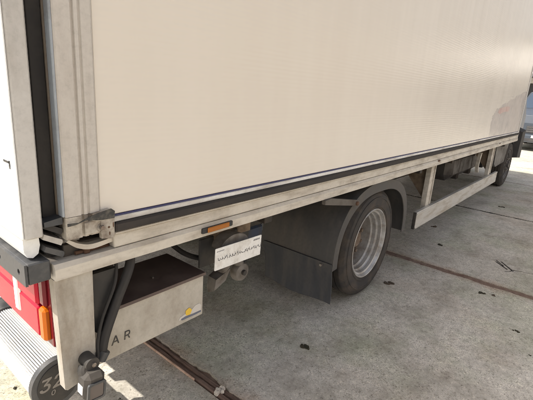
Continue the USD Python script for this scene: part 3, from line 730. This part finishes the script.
# carrier behind the plate: tan blocks, curved cover, blue box
obj("plate_carrier", bx(1.13, 1.46, 1.275, 1.285, 0.69, 0.83, 0.004), "black_rubber", T)
obj("spacer_block", bx(1.215, 1.31, 1.25, 1.33, 0.78, 0.90, 0.004), "tan_block", T)
obj("spacer_block", bx(1.37, 1.465, 1.27, 1.35, 0.80, 0.90, 0.004), "tan_block", T)
dome_ = prism(Polygon(np.vstack([[(1.17, 0.80)], [(1.17 + 0.09 * (1 - math.cos(t)) * 1.0, 0.80 + 0.055 * math.sin(t)) for t in np.linspace(0.1, 3.04, 16)], [(1.35, 0.80)]])), 1.18, 1.24, "y")
obj("carrier_cover", dome_, "grey_hose", T)
obj("blue_box", bx(1.66, 1.80, 1.46, 1.58, 0.63, 0.71, 0.012), "blue_plastic", T)
obj("blue_box", bx(1.66, 1.80, 1.46, 1.58, 0.712, 0.76, 0.008), "black_rubber", T)
# grey air couplings hanging below the plate
cp = obj("air_coupling", join(lathe([(0.0, 0), (0.03, 0.0), (0.046, 0.008), (0.052, 0.022), (0.052, 0.045), (0.042, 0.06), (0.0, 0.06)], (1.43, 1.27, 0.575), 32), tube(bez([(1.43, 1.30, 0.62), (1.38, 1.29, 0.655), (1.33, 1.30, 0.70)], 6), 0.022, 14)), "grey_hose", T)
obj("coupling_knob", cyl((1.425, 1.255, 0.58), (1.425, 1.272, 0.58), 0.014, 10), "black_rubber", cp)
cp = obj("air_coupling", join(hull([(1.225, 1.27, 0.545), (1.30, 1.27, 0.575), (1.235, 1.27, 0.60), (1.33, 1.27, 0.63), (1.23, 1.33, 0.545), (1.31, 1.33, 0.58), (1.24, 1.33, 0.60), (1.33, 1.33, 0.64), (1.215, 1.30, 0.53)]), tube(bez([(1.30, 1.30, 0.61), (1.32, 1.30, 0.66), (1.29, 1.30, 0.72)], 6), [0.03] * 12 + [0.028], 14)), "grey_hose", T)
obj("hose", tube(bez([(1.44, 1.30, 0.60), (1.52, 1.34, 0.64), (1.55, 1.45, 0.74), (1.75, 1.5, 0.84)], 8), 0.012, 10), "black_seal", T)
obj("hose", tube(bez([(1.05, 1.5, 0.84), (1.12, 1.38, 0.74), (1.20, 1.30, 0.71), (1.29, 1.30, 0.70)], 8), 0.012, 10), "black_seal", T)

# ---- chassis
for y in (1.93, 2.77):
    obj("chassis_rail", join(bx(0.52, 9.9, y, y + 0.012, 0.62, 0.84), bx(0.521, 9.89, y - (0.06 if y > 2.3 else -0.012), y + (0.072 if y < 2.3 else 0.0), 0.832, 0.841, .001), bx(0.521, 9.89, y - (0.06 if y > 2.3 else -0.012), y + (0.072 if y < 2.3 else 0.0), 0.619, 0.628, .001)), "chassis_black", T, smooth=False)
for x in (0.62, 1.5, 2.75, 3.7, 4.7, 5.7, 6.7, 7.6):
    obj("cross_bearer", bx(x, x + 0.06, Y0 + 0.06, Y1 - 0.06, 0.842, 0.913, 0.003), "chassis_black", T)
obj("rear_axle", join(cyl((2.75, 1.5, 0.42), (2.75, 3.27, 0.42), 0.065, 20), lathe([(0.0, -0.15), (0.1, -0.15), (0.19, -0.06), (0.2, 0.0), (0.19, 0.06), (0.1, 0.15), (0, 0.15)], (2.75, 2.38, 0.42), 32)), "chassis_black", T)
obj("drive_shaft", cyl((2.9, 2.38, 0.45), (7.9, 2.38, 0.62), 0.045, 16), "chassis_black", T)
for y in (1.86, 2.84):
    ls = [[(2.0 + 1.5 * t, y, 0.50 + 0.20 * (2 * t - 1) ** 2 + 0.012 * k) for t in np.linspace(0.08 * k, 1 - 0.08 * k, 14)] for k in range(3)]
    obj("leaf_spring", join([tube(np.array(l) - [0, 0, 0.028 * k], 0.013, 6) for k, l in enumerate(ls)]), "chassis_black", T)
tk = obj("fuel_tank", hull(np.vstack([bx(5.55, 6.95, 1.42, 1.88, 0.47, 0.84, 0.09).vertices])), "tank_grey", T)
obj("tank_strap", join(bx(5.9, 5.95, 1.415, 1.885, 0.465, 0.846, 0.09), bx(6.55, 6.60, 1.415, 1.885, 0.465, 0.846, 0.09)), "chassis_black", tk)
obj("air_tank", join(cyl((4.3, 1.78, 0.70), (5.05, 1.78, 0.70), 0.12, 24, bevel=0.03)), "chassis_black", T)
obj("battery_box", bx(7.05, 7.35, 1.36, 1.86, 0.52, 0.86, 0.01), "black_rubber", T)
obj("air_dryer", bx(3.7, 4.1, 2.85, 3.3, 0.55, 0.8, 0.02), "chassis_black", T)
obj("spare_carrier", bx(4.9, 6.3, 2.95, 3.45, 0.5, 0.84, 0.05), "chassis_black", T)

# ---- wheels
def wheel(cx, ya, sgn, front=False):
    """ya: outer sidewall plane, sgn +1 when the wheel lies towards +y of it."""
    W = holder("wheel", T)
    c = (cx, ya, 0.42)
    fl = (lambda m: m) if sgn > 0 else flip
    S = lambda pr: [(r, sgn * d) for r, d in pr]
    def tyre(d0):
        pr = [(0.262, d0 + 0.022), (0.275, d0 + 0.010), (0.286, d0 + 0.0065), (0.288, d0 + 0.002), (0.294, d0 + 0.002), (0.296, d0 + 0.005), (0.330, d0 + 0.001), (0.352, d0 + 0.002), (0.354, d0 - 0.0015), (0.362, d0 - 0.001), (0.364, d0 + 0.004), (0.386, d0 + 0.011), (0.388, d0 + 0.0085), (0.392, d0 + 0.0105), (0.400, d0 + 0.020), (0.412, d0 + 0.028), (0.4165, d0 + 0.036)]
        x = d0 + 0.04
        for k in range(4):
            pr += [(0.419, x), (0.420, x + 0.034), (0.409, x + 0.036), (0.409, x + 0.043)]
            x += 0.045
        pr += [(0.412, x + 0.003), (0.40, x + 0.01), (0.36, x + 0.026), (0.30, x + 0.024), (0.262, x + 0.004)]
        return fl(lathe(S(pr), c, 96))
    ty = obj("tyre", tyre(0.0), "tyre_rubber", W, smooth=35)
    deep = 0.0 if front else 0.055
    rim = [(0.270, 0.016), (0.272, 0.010), (0.268, 0.006), (0.262, 0.008), (0.257, 0.018), (0.253, 0.030), (0.240, 0.034), (0.2385, 0.060), (0.234, 0.068), (0.226, 0.071), (0.2235, 0.100), (0.218, 0.108), (0.212, 0.110), (0.209, 0.150 + deep), (0.215, 0.155 + deep), (0.262, 0.19), (0.268, 0.10)]
    rm = obj("rim", fl(lathe(S(rim), c, 96)), "rim_steel" if not front else "grey_skirt", W, smooth=25)
    dd = 0.13 + deep if not front else 0.045
    ring = m3.CrossSection.circle(0.211, 96) - m3.CrossSection.circle(0.085, 48)
    for k in range(8):
        t = 2 * math.pi * k / 8
        ring = ring - m3.CrossSection.circle(0.024, 20).translate((0.165 * math.cos(t), 0.165 * math.sin(t)))
    dm = tri(ring.extrude(0.012))
    q = dm.vertices; rad = np.hypot(q[:, 0], q[:, 1])
    off = dd + 0.03 * np.clip((0.15 - rad) / 0.06, 0, 1) * (-1)
    disc = trimesh.Trimesh(np.stack([cx + q[:, 0], ya + sgn * (off + q[:, 2]), 0.42 + q[:, 1]], 1), dm.faces if sgn < 0 else dm.faces[:, ::-1], process=False)
    ds = obj("wheel_disc", disc, "rusty_disc" if not front else "tank_grey", W, smooth=False)
    hb = [(0.0, dd - 0.075), (0.05, dd - 0.075), (0.062, dd - 0.065), (0.066, dd - 0.04), (0.088, dd - 0.034), (0.092, dd - 0.028), (0.092, dd + 0.02), (0.0, dd + 0.02)]
    obj("hub", fl(lathe(S(hb), c, 48)), "rusty_disc" if not front else "tank_grey", W, smooth=25)
    nuts = []
    for k in range(8):
        t = 2 * math.pi * (k + 0.5) / 8
        p = np.array([cx + 0.118 * math.cos(t), ya + sgn * (dd - 0.04), 0.42 + 0.118 * math.sin(t)])
        nuts.append(cyl(p - [0, sgn * 0.014, 0], p + [0, sgn * 0.016, 0], 0.014, 6))
    for n_ in nuts:
        obj("wheel_nut", n_, "rusty_disc" if not front else "steel_bolt", W, smooth=False)
    if not front:
        obj("inner_tyre", tyre(0.275), "tyre_rubber", W, smooth=35)
        obj("drum", fl(lathe(S([(0.0, 0.215), (0.19, 0.215), (0.2, 0.225), (0.2, 0.42), (0.0, 0.42)]), c, 40)), "chassis_black", W)
    else:
        obj("drum", fl(lathe(S([(0.0, 0.10), (0.17, 0.10), (0.17, 0.22), (0.0, 0.22)]), c, 40)), "chassis_black", W)


wheel(2.752, 1.172, 1)
wheel(2.752, 3.598, -1)
wheel(8.74, 1.275, 1, True)
wheel(8.74, 3.495, -1, True)
obj("front_axle", join(bx(8.68, 8.80, 1.45, 3.3, 0.36, 0.46, 0.02)), "chassis_black", T)

# ---- rear mudguards: plastic arch, side lip, rear sheet and lower flap
def arch(t, dr=0.0):
    e = 0.82
    c, s = math.cos(t), math.sin(t)
    return np.array([2.765 + (0.600 + dr) * math.copysign(abs(c) ** e, c), 0.415 + (0.487 + dr) * math.copysign(abs(s) ** e, s)])


for (ya, yb, lipa, lipb) in ((1.162, 1.76, 1.154, 1.1615), (3.01, 3.608, 3.6085, 3.616)):
    ts = np.linspace(math.radians(-2), math.radians(182), 44)
    outer = [arch(t, 0.006) for t in ts]; inner = [arch(t, -0.003) for t in ts[::-1]]
    mg = obj("mudguard", prism(Polygon(outer + inner), ya, yb, "y"), "flap_rubber", T, smooth=40)
    lo = [arch(t, 0.007) for t in ts]; li = [arch(t, -0.068 + 0.014 * abs(math.cos(t))) for t in ts[::-1]]
    obj("side_lip", prism(Polygon(lo + li), lipa, lipb, "y"), "fender_plastic", mg, smooth=False)
    # rear sheet below and behind the arch, slightly bent
    def sheet(P0, P1, thick, y0, y1, seed, nz=10, ny=14):
        V, F = [], []
        for side in (0, 1):
            for i in range(nz + 1):
                for j in range(ny + 1):
                    a, b = i / nz, j / ny
                    x = P0[0] + (P1[0] - P0[0]) * a + 0.018 * math.sin(b * 7 + seed) * a + 0.012 * math.sin(a * 3.0)
                    V.append((x + side * thick, y0 + (y1 - y0) * b, P0[1] + (P1[1] - P0[1]) * a))
        K = (nz + 1) * (ny + 1)
        at = lambda s, i, j: s * K + i * (ny + 1) + j
        for i in range(nz):
            for j in range(ny):
                F += [(at(0, i, j), at(0, i + 1, j), at(0, i + 1, j + 1), at(0, i, j + 1)), (at(1, i, j), at(1, i, j + 1), at(1, i + 1, j + 1), at(1, i + 1, j))]
        for i in range(nz):
            F += [(at(0, i, 0), at(1, i, 0), at(1, i + 1, 0), at(0, i + 1, 0)), (at(0, i, ny), at(0, i + 1, ny), at(1, i + 1, ny), at(1, i, ny))]
        for j in range(ny):
            F += [(at(0, nz, j), at(1, nz, j), at(1, nz, j + 1), at(0, nz, j + 1)), (at(0, 0, j), at(0, 0, j + 1), at(1, 0, j + 1), at(1, 0, j))]
        return np.array(V), np.array(F)
    obj("mud_flap", sheet((2.146, 0.435), (2.172, 0.135), 0.006, ya - 0.004 if ya < 2 else ya + 0.03, yb - 0.03 if ya < 2 else yb + 0.004, 1.0), "flap_lower", T, smooth=60, label="bluish black rubber mud flap below the mudguard")
    for yy in ((ya + 0.07, )):
        obj("flap_bolt", cyl((2.135, yy, 0.412), (2.158, yy, 0.412), 0.009, 8), "steel_bolt", T, smooth=False)
obj("mudguard_bracket", join(prism(Polygon([(1.93, 0.908), (2.0, 0.911), (2.35, 0.842), (2.372, 0.828), (2.372, 0.806), (2.35, 0.798), (2.28, 0.818), (1.93, 0.884)]), 1.125, 1.148, "y")), "fender_plastic" if False else "tank_cream", T)
obj("bracket_bolt", cyl((2.325, 1.113, 0.826), (2.325, 1.126, 0.826), 0.014, 6), "rust", T, smooth=False)

# ---- side guard
for (ya, yb) in ((Y0 - 0.0, Y0 + 0.03), (Y1 - 0.03, Y1)):
    sgd = obj("side_guard", prism(Polygon([(3.655, 0.338), (7.12, 0.330), (7.12, 0.492), (3.632, 0.502), (3.628, 0.36)]), ya, yb, "y"), "guard_alu", T, smooth=False)
    obj("end_cap", bx(3.616, 3.6275, ya + 0.001, yb - 0.001, 0.338, 0.500, 0.003), "black_rubber", sgd)
    obj("guard_bead", bx(3.64, 7.115, ya - 0.004 if ya < 2 else yb, ya if ya < 2 else yb + 0.004, 0.475, 0.487, 0.001), "guard_alu", sgd)
    for x in (3.93, 6.60):
        y2 = (yb + 0.0005, yb + 0.05) if ya < 2 else (ya - 0.05, ya - 0.0005)
        up_ = obj("guard_upright", join(bx(x, x + 0.10, *y2, 0.36, 0.905, 0.003)), "cream_paint", T)
        y3 = (yb + 0.051, yb + 0.30) if ya < 2 else (ya - 0.30, ya - 0.051)
        obj("gusset", join(prism(Polygon([(y3[0] if ya < 2 else y3[1], 0.55), (y3[1] if ya < 2 else y3[0], 0.84), (y3[0] if ya < 2 else y3[1], 0.905)]), x + 0.055, x + 0.063, "x")), "tan_block", up_, smooth=False)
        obj("edge_flange", bx(x + 0.085, x + 0.10, y2[0] - 0.012 if ya < 2 else y2[1] , y2[0] if ya < 2 else y2[1] + 0.012, 0.51, 0.9, 0.002), "cream_paint", up_)
obj("skirt_stay", prism(Polygon(np.vstack([bez([(6.20, 0.84), (6.16, 0.66), (6.22, 0.56)], 6), bez([(6.26, 0.56), (6.20, 0.66), (6.25, 0.84)], 6)])), 1.24, 1.28, "y"), "cream_paint", T)

# ---- skirt behind the cab and the cab itself
obj("cab_skirt", prism(Polygon([(7.32, 0.912), (7.42, 0.56), (7.55, 0.50), (8.22, 0.52), (8.30, 0.70), (8.40, 0.85), (8.43, 0.926), (7.33, 0.926)]), 1.27, 1.32, "y"), "grey_skirt", T, smooth=False)
obj("cab_skirt", prism(Polygon([(7.32, 0.912), (7.42, 0.56), (7.55, 0.50), (8.22, 0.52), (8.30, 0.70), (8.40, 0.85), (8.43, 0.926), (7.33, 0.926)]), 3.45, 3.50, "y"), "grey_skirt", T, smooth=False)
cabp = Polygon([(8.42, 0.62), (9.92, 0.45), (10.02, 0.62), (10.00, 1.30), (9.90, 1.52), (9.58, 2.42), (9.42, 2.56), (8.60, 2.62), (8.42, 2.50)])
cabp = cabp.difference(affinity.scale(Point(8.74, 0.42).buffer(0.52, quad_segs=16), 1.0, 1.02)).buffer(-0.04).buffer(0.04, quad_segs=4)
cb_ = tri(prism(cabp, 1.325, 3.445, "y"))
vv = cb_.vertices.copy()
k_ = np.clip((vv[:, 2] - 1.35) / 1.25, 0, 1)
vv[:, 1] += np.where(vv[:, 1] < 2.38, 1, -1) * 0.14 * k_
cab = obj("cab", trimesh.Trimesh(vv, cb_.faces, process=False), "cab_paint", T, smooth=25)
def cab_side(P, y, d):
    m = tri(prism(Polygon(P), y, y + d, "y"))
    q = m.vertices.copy()
    k = np.clip((q[:, 2] - 1.35) / 1.25, 0, 1)
    q[:, 1] += (1 if y < 2.38 else -1) * 0.14 * k
    return trimesh.Trimesh(q, m.faces, process=False)
obj("side_window", cab_side([(8.95, 1.55), (9.72, 1.55), (9.46, 2.30), (8.98, 2.33)], 1.3215, 0.003), "window_glass", cab, smooth=False)
obj("side_window", cab_side([(8.95, 1.55), (9.72, 1.55), (9.46, 2.30), (8.98, 2.33)], 3.4455, 0.003), "window_glass", cab, smooth=False)
obj("windscreen", hull([(9.908, 1.50, 1.56), (9.908, 3.27, 1.56), (9.615, 1.57, 2.38), (9.615, 3.20, 2.38), (9.89, 1.50, 1.56), (9.89, 3.27, 1.56), (9.6, 1.57, 2.38), (9.6, 3.20, 2.38)]), "window_glass", cab, smooth=False)
obj("door_handle", bx(8.98, 9.12, 1.30, 1.3245, 1.36, 1.395, 0.006), "black_rubber", cab)
obj("grille", bx(10.003, 10.025, 1.75, 3.02, 0.72, 1.15, 0.008), "black_rubber", cab)
for y in (1.42, 3.07):
    obj("headlight", bx(9.995, 10.03, y, y + 0.28, 0.75, 0.98, 0.02), "clear_lens", cab)
# dark cladding on the flank below the door, behind it the mirror on its arm
for y in (1.285, 3.43):
    yc = (1.20, 1.33) if y < 2 else (3.57, 3.44)
    obj("door_cladding", hull([(9.10, yc[0], 0.54), (9.50, yc[0], 0.50), (9.16, yc[0], 1.02), (9.50, yc[0], 1.05), (9.04, yc[1], 0.52), (9.60, yc[1], 0.48), (9.1, yc[1], 1.07), (9.58, yc[1], 1.09)]), "black_seal", cab)
    ts = np.linspace(math.radians(10), math.radians(170), 20)
    obj("wheel_arch_trim", prism(Polygon([(8.74 + 0.56 * math.cos(t), 0.42 + 0.56 * math.sin(t)) for t in ts] + [(8.74 + 0.50 * math.cos(t), 0.42 + 0.50 * math.sin(t)) for t in ts[::-1]]), y + 0.015, y + 0.04, "y"), "fender_plastic", cab, smooth=40)

# ================================================================== BACKGROUND
def suv():
    S = thing("parked_van", (18.9, 1.65, 0), "silver grey van facing the yard on sunlit ground beyond the truck's cab", "van")
    ya, yb, X = 0.66, 2.66, 16.75
    low = Polygon([(X + 0.06, 0.30), (X, 0.45), (X + 0.02, 0.95), (X + 0.10, 1.22), (X + 0.85, 1.42), (X + 4.4, 1.42), (X + 4.55, 0.9), (X + 4.5, 0.32)])
    for wx in (X + 0.95, X + 3.65):
        low = low.difference(Point(wx, 0.34).buffer(0.40))
    m = tri(prism(low.buffer(-0.03).buffer(0.03), ya, yb, "y"))
    obj("body", m, "silver_paint", S, smooth=25)
    cabv = [(X + 0.95, ya + 0.04, 1.421), (X + 4.4, ya + 0.04, 1.421), (X + 0.95, yb - 0.04, 1.421), (X + 4.4, yb - 0.04, 1.421), (X + 1.75, ya + 0.20, 2.02), (X + 4.2, ya + 0.20, 2.02), (X + 1.75, yb - 0.20, 2.02), (X + 4.2, yb - 0.20, 2.02), (X + 2.2, ya + 0.26, 2.07), (X + 4.0, ya + 0.26, 2.07), (X + 2.2, yb - 0.26, 2.07), (X + 4.0, yb - 0.26, 2.07)]
    obj("roof", hull(cabv), "silver_paint", S, smooth=False)
    f = lambda t, y: (X + 0.95 + 0.8 * t - 0.012, y, 1.421 + 0.599 * t)
    obj("windscreen", hull([f(0.06, ya + 0.12), f(0.06, yb - 0.12), f(0.94, ya + 0.25), f(0.94, yb - 0.25)] + [tuple(np.array(p) + (0.02, 0, -0.012)) for p in (f(0.06, ya + 0.12), f(0.06, yb - 0.12), f(0.94, ya + 0.25), f(0.94, yb - 0.25))]), "window_glass", S, smooth=False)
    for s, yy in ((1, ya + 0.04), (-1, yb - 0.04)):
        g = lambda x, t: (x, yy + s * (0.16 * t - 0.006), 1.421 + 0.599 * t)
        P = [g(X + 1.45, 0.1), g(X + 4.15, 0.1), g(X + 1.95, 0.86), g(X + 4.05, 0.86)]
        obj("side_window", hull(P + [tuple(np.array(p) + (0, s * 0.012, 0.001)) for p in P]), "window_glass", S, smooth=False)
        yo = yy - s * 0.26
        obj("mirror", bx(X + 1.25, X + 1.40, min(yo, yo + s * 0.2), max(yo, yo + s * 0.2), 1.40, 1.56, 0.04), "silver_paint", S)
    obj("grille", bx(X - 0.012, X + 0.02, 1.2, 2.12, 0.62, 0.86, 0.004), "dark_door", S)
    for k in range(3):
        obj("grille_bar", bx(X - 0.02, X - 0.0125, 1.21, 2.11, 0.66 + 0.07 * k, 0.68 + 0.07 * k, 0.002), "chrome", S)
    for yy in (ya + 0.06, yb - 0.42):
        obj("headlight", hull(bx(X - 0.008, X + 0.12, yy, yy + 0.36, 0.86, 1.06, 0.03).vertices), "clear_lens", S)
    obj("bumper", bx(X - 0.07, X + 0.1, ya + 0.03, yb - 0.03, 0.30, 0.56, 0.03), "silver_paint", S)
    obj("lower_grille", bx(X - 0.076, X - 0.0705, 1.0, 2.3, 0.34, 0.44, 0.002), "dark_door", S)
    obj("number_plate", bx(X - 0.085, X - 0.077, 1.40, 1.92, 0.46, 0.55, 0.002), "plate_white", S)
    for wx in (X + 0.95, X + 3.65):
        for (y0, y1) in ((ya + 0.01, ya + 0.23), (yb - 0.23, yb - 0.01)):
            w = obj("wheel", cyl((wx, y0, 0.34), (wx, y1, 0.34), 0.34, 32, bevel=0.03), "tyre_rubber", S)
            yy = y0 if y0 < 1.5 else y1
            obj("rim", cyl((wx, yy - 0.004, 0.34), (wx, yy + 0.004, 0.34), 0.22, 24), "rim_steel", w)


suv()
# garage building beyond the van
B = thing("garage_building", (25, 4, 0), "low white garage building with dark openings behind the silver van", "building")
def wall_with(y0, y1, z1, opens, xa, xb):
    p = sbox(y0, 0, y1, z1)
    for (a, b, c, d) in opens:
        p = p.difference(sbox(a, c, b, d))
    return prism(p, xa, xb, "x")
ops = [(-7.5 + 4.2 * k, -4.3 + 4.2 * k, 0.0, 2.6) for k in range(5)]
obj("wall", wall_with(-9, 14, 4.6, ops, 24.0, 24.3), "white_wall", B, smooth=False)
obj("side_wall", join(bx(24.301, 31.0, -9.0, -8.7, 0, 4.6), bx(24.301, 31.0, 13.7, 14.0, 0, 4.6), bx(30.7, 31.0, -8.69, 13.69, 0, 4.6)), "white_wall", B)
for (a, b, c, d) in ops:
    dr = obj("garage_door", bx(24.12, 24.16, a + 0.001, b - 0.001, 0.001, 2.599, 0.002), "dark_door", B)
    for k in range(4):
        obj("door_panel", bx(24.105, 24.1195, a + 0.04, b - 0.04, 0.04 + 0.64 * k, 0.64 + 0.64 * k, 0.006), "dark_door", dr)
for k in range(1):
    obj("canopy", bx(23.0, 23.999, -9, 14, 2.85, 3.0, 0.01), "roof_sheet", B)
obj("roof", bx(23.8, 31.2, -9.2, 14.2, 4.601, 4.8, 0.02), "roof_sheet", B)

# plaster workshop across the yard, facing the truck's side
B = thing("workshop_building", (4, -14, 0), "long sunlit plaster workshop across the yard, mirrored in the truck's side", "building")
pw = sbox(-22, 0, 30, 5.2)
wops = [(-18 + 6.5 * k, -15.2 + 6.5 * k, 0.0, 3.0) for k in range(7)]
for (a, b, c, d) in wops:
    pw = pw.difference(sbox(a, c, b, d))
obj("wall", prism(pw, -11.3, -11.0, "y"), "warm_plaster", B, smooth=False)
obj("side_wall", bx(-22.0, -21.7, -17.0, -11.301, 0, 5.2), "warm_plaster", B)
obj("side_wall", bx(29.7, 30.0, -17.0, -11.301, 0, 5.2), "warm_plaster", B)
obj("roof", bx(-22.3, 30.3, -17.2, -10.8, 5.201, 5.4, 0.02), "roof_sheet", B)
for (a, b, c, d) in wops:
    dr = obj("workshop_door", bx(a + 0.001, b - 0.001, -11.22, -11.18, 0.001, d - 0.001, 0.002), "grey_skirt", B)

# tall blocks far down the street, seen only as soft bands in the truck's panel
def block(x, y, w, h, label):
    A = thing("apartment_block", (x + w / 2, y, 0), label, "building")
    obj("wall", bx(x, x + w, y - w / 2, y + w / 2, 0, h, 0.05), "block_wall", A)
    obj("roof", bx(x - 0.3, x + w + 0.3, y - w / 2 - 0.3, y + w / 2 + 0.3, h + 0.001, h + 0.35, 0.05), "roof_sheet", A)
    for fl in range(int(h // 3)):
        for k in range(int(w // 3)):
            obj("window", bx(x - 0.03, x - 0.001, y - w / 2 + 0.9 + 3 * k, y - w / 2 + 2.3 + 3 * k, 0.9 + 3 * fl, 2.3 + 3 * fl, 0.01), "window_glass", A)


worn("block_wall", (0.26, 0.24, 0.22), (0.2, 0.18, 0.17), 0.5, 0.5, 0.85, fine=6.0)
block(46, -9.5, 9, 21, "tall dark plaster block nearest behind the white garage building")
block(44, -22, 7, 24, "narrow tall plaster block, second one down the street beyond the garages")
block(52, -44, 12, 18, "wide low plaster block, farthest one down the street beyond the workshop")
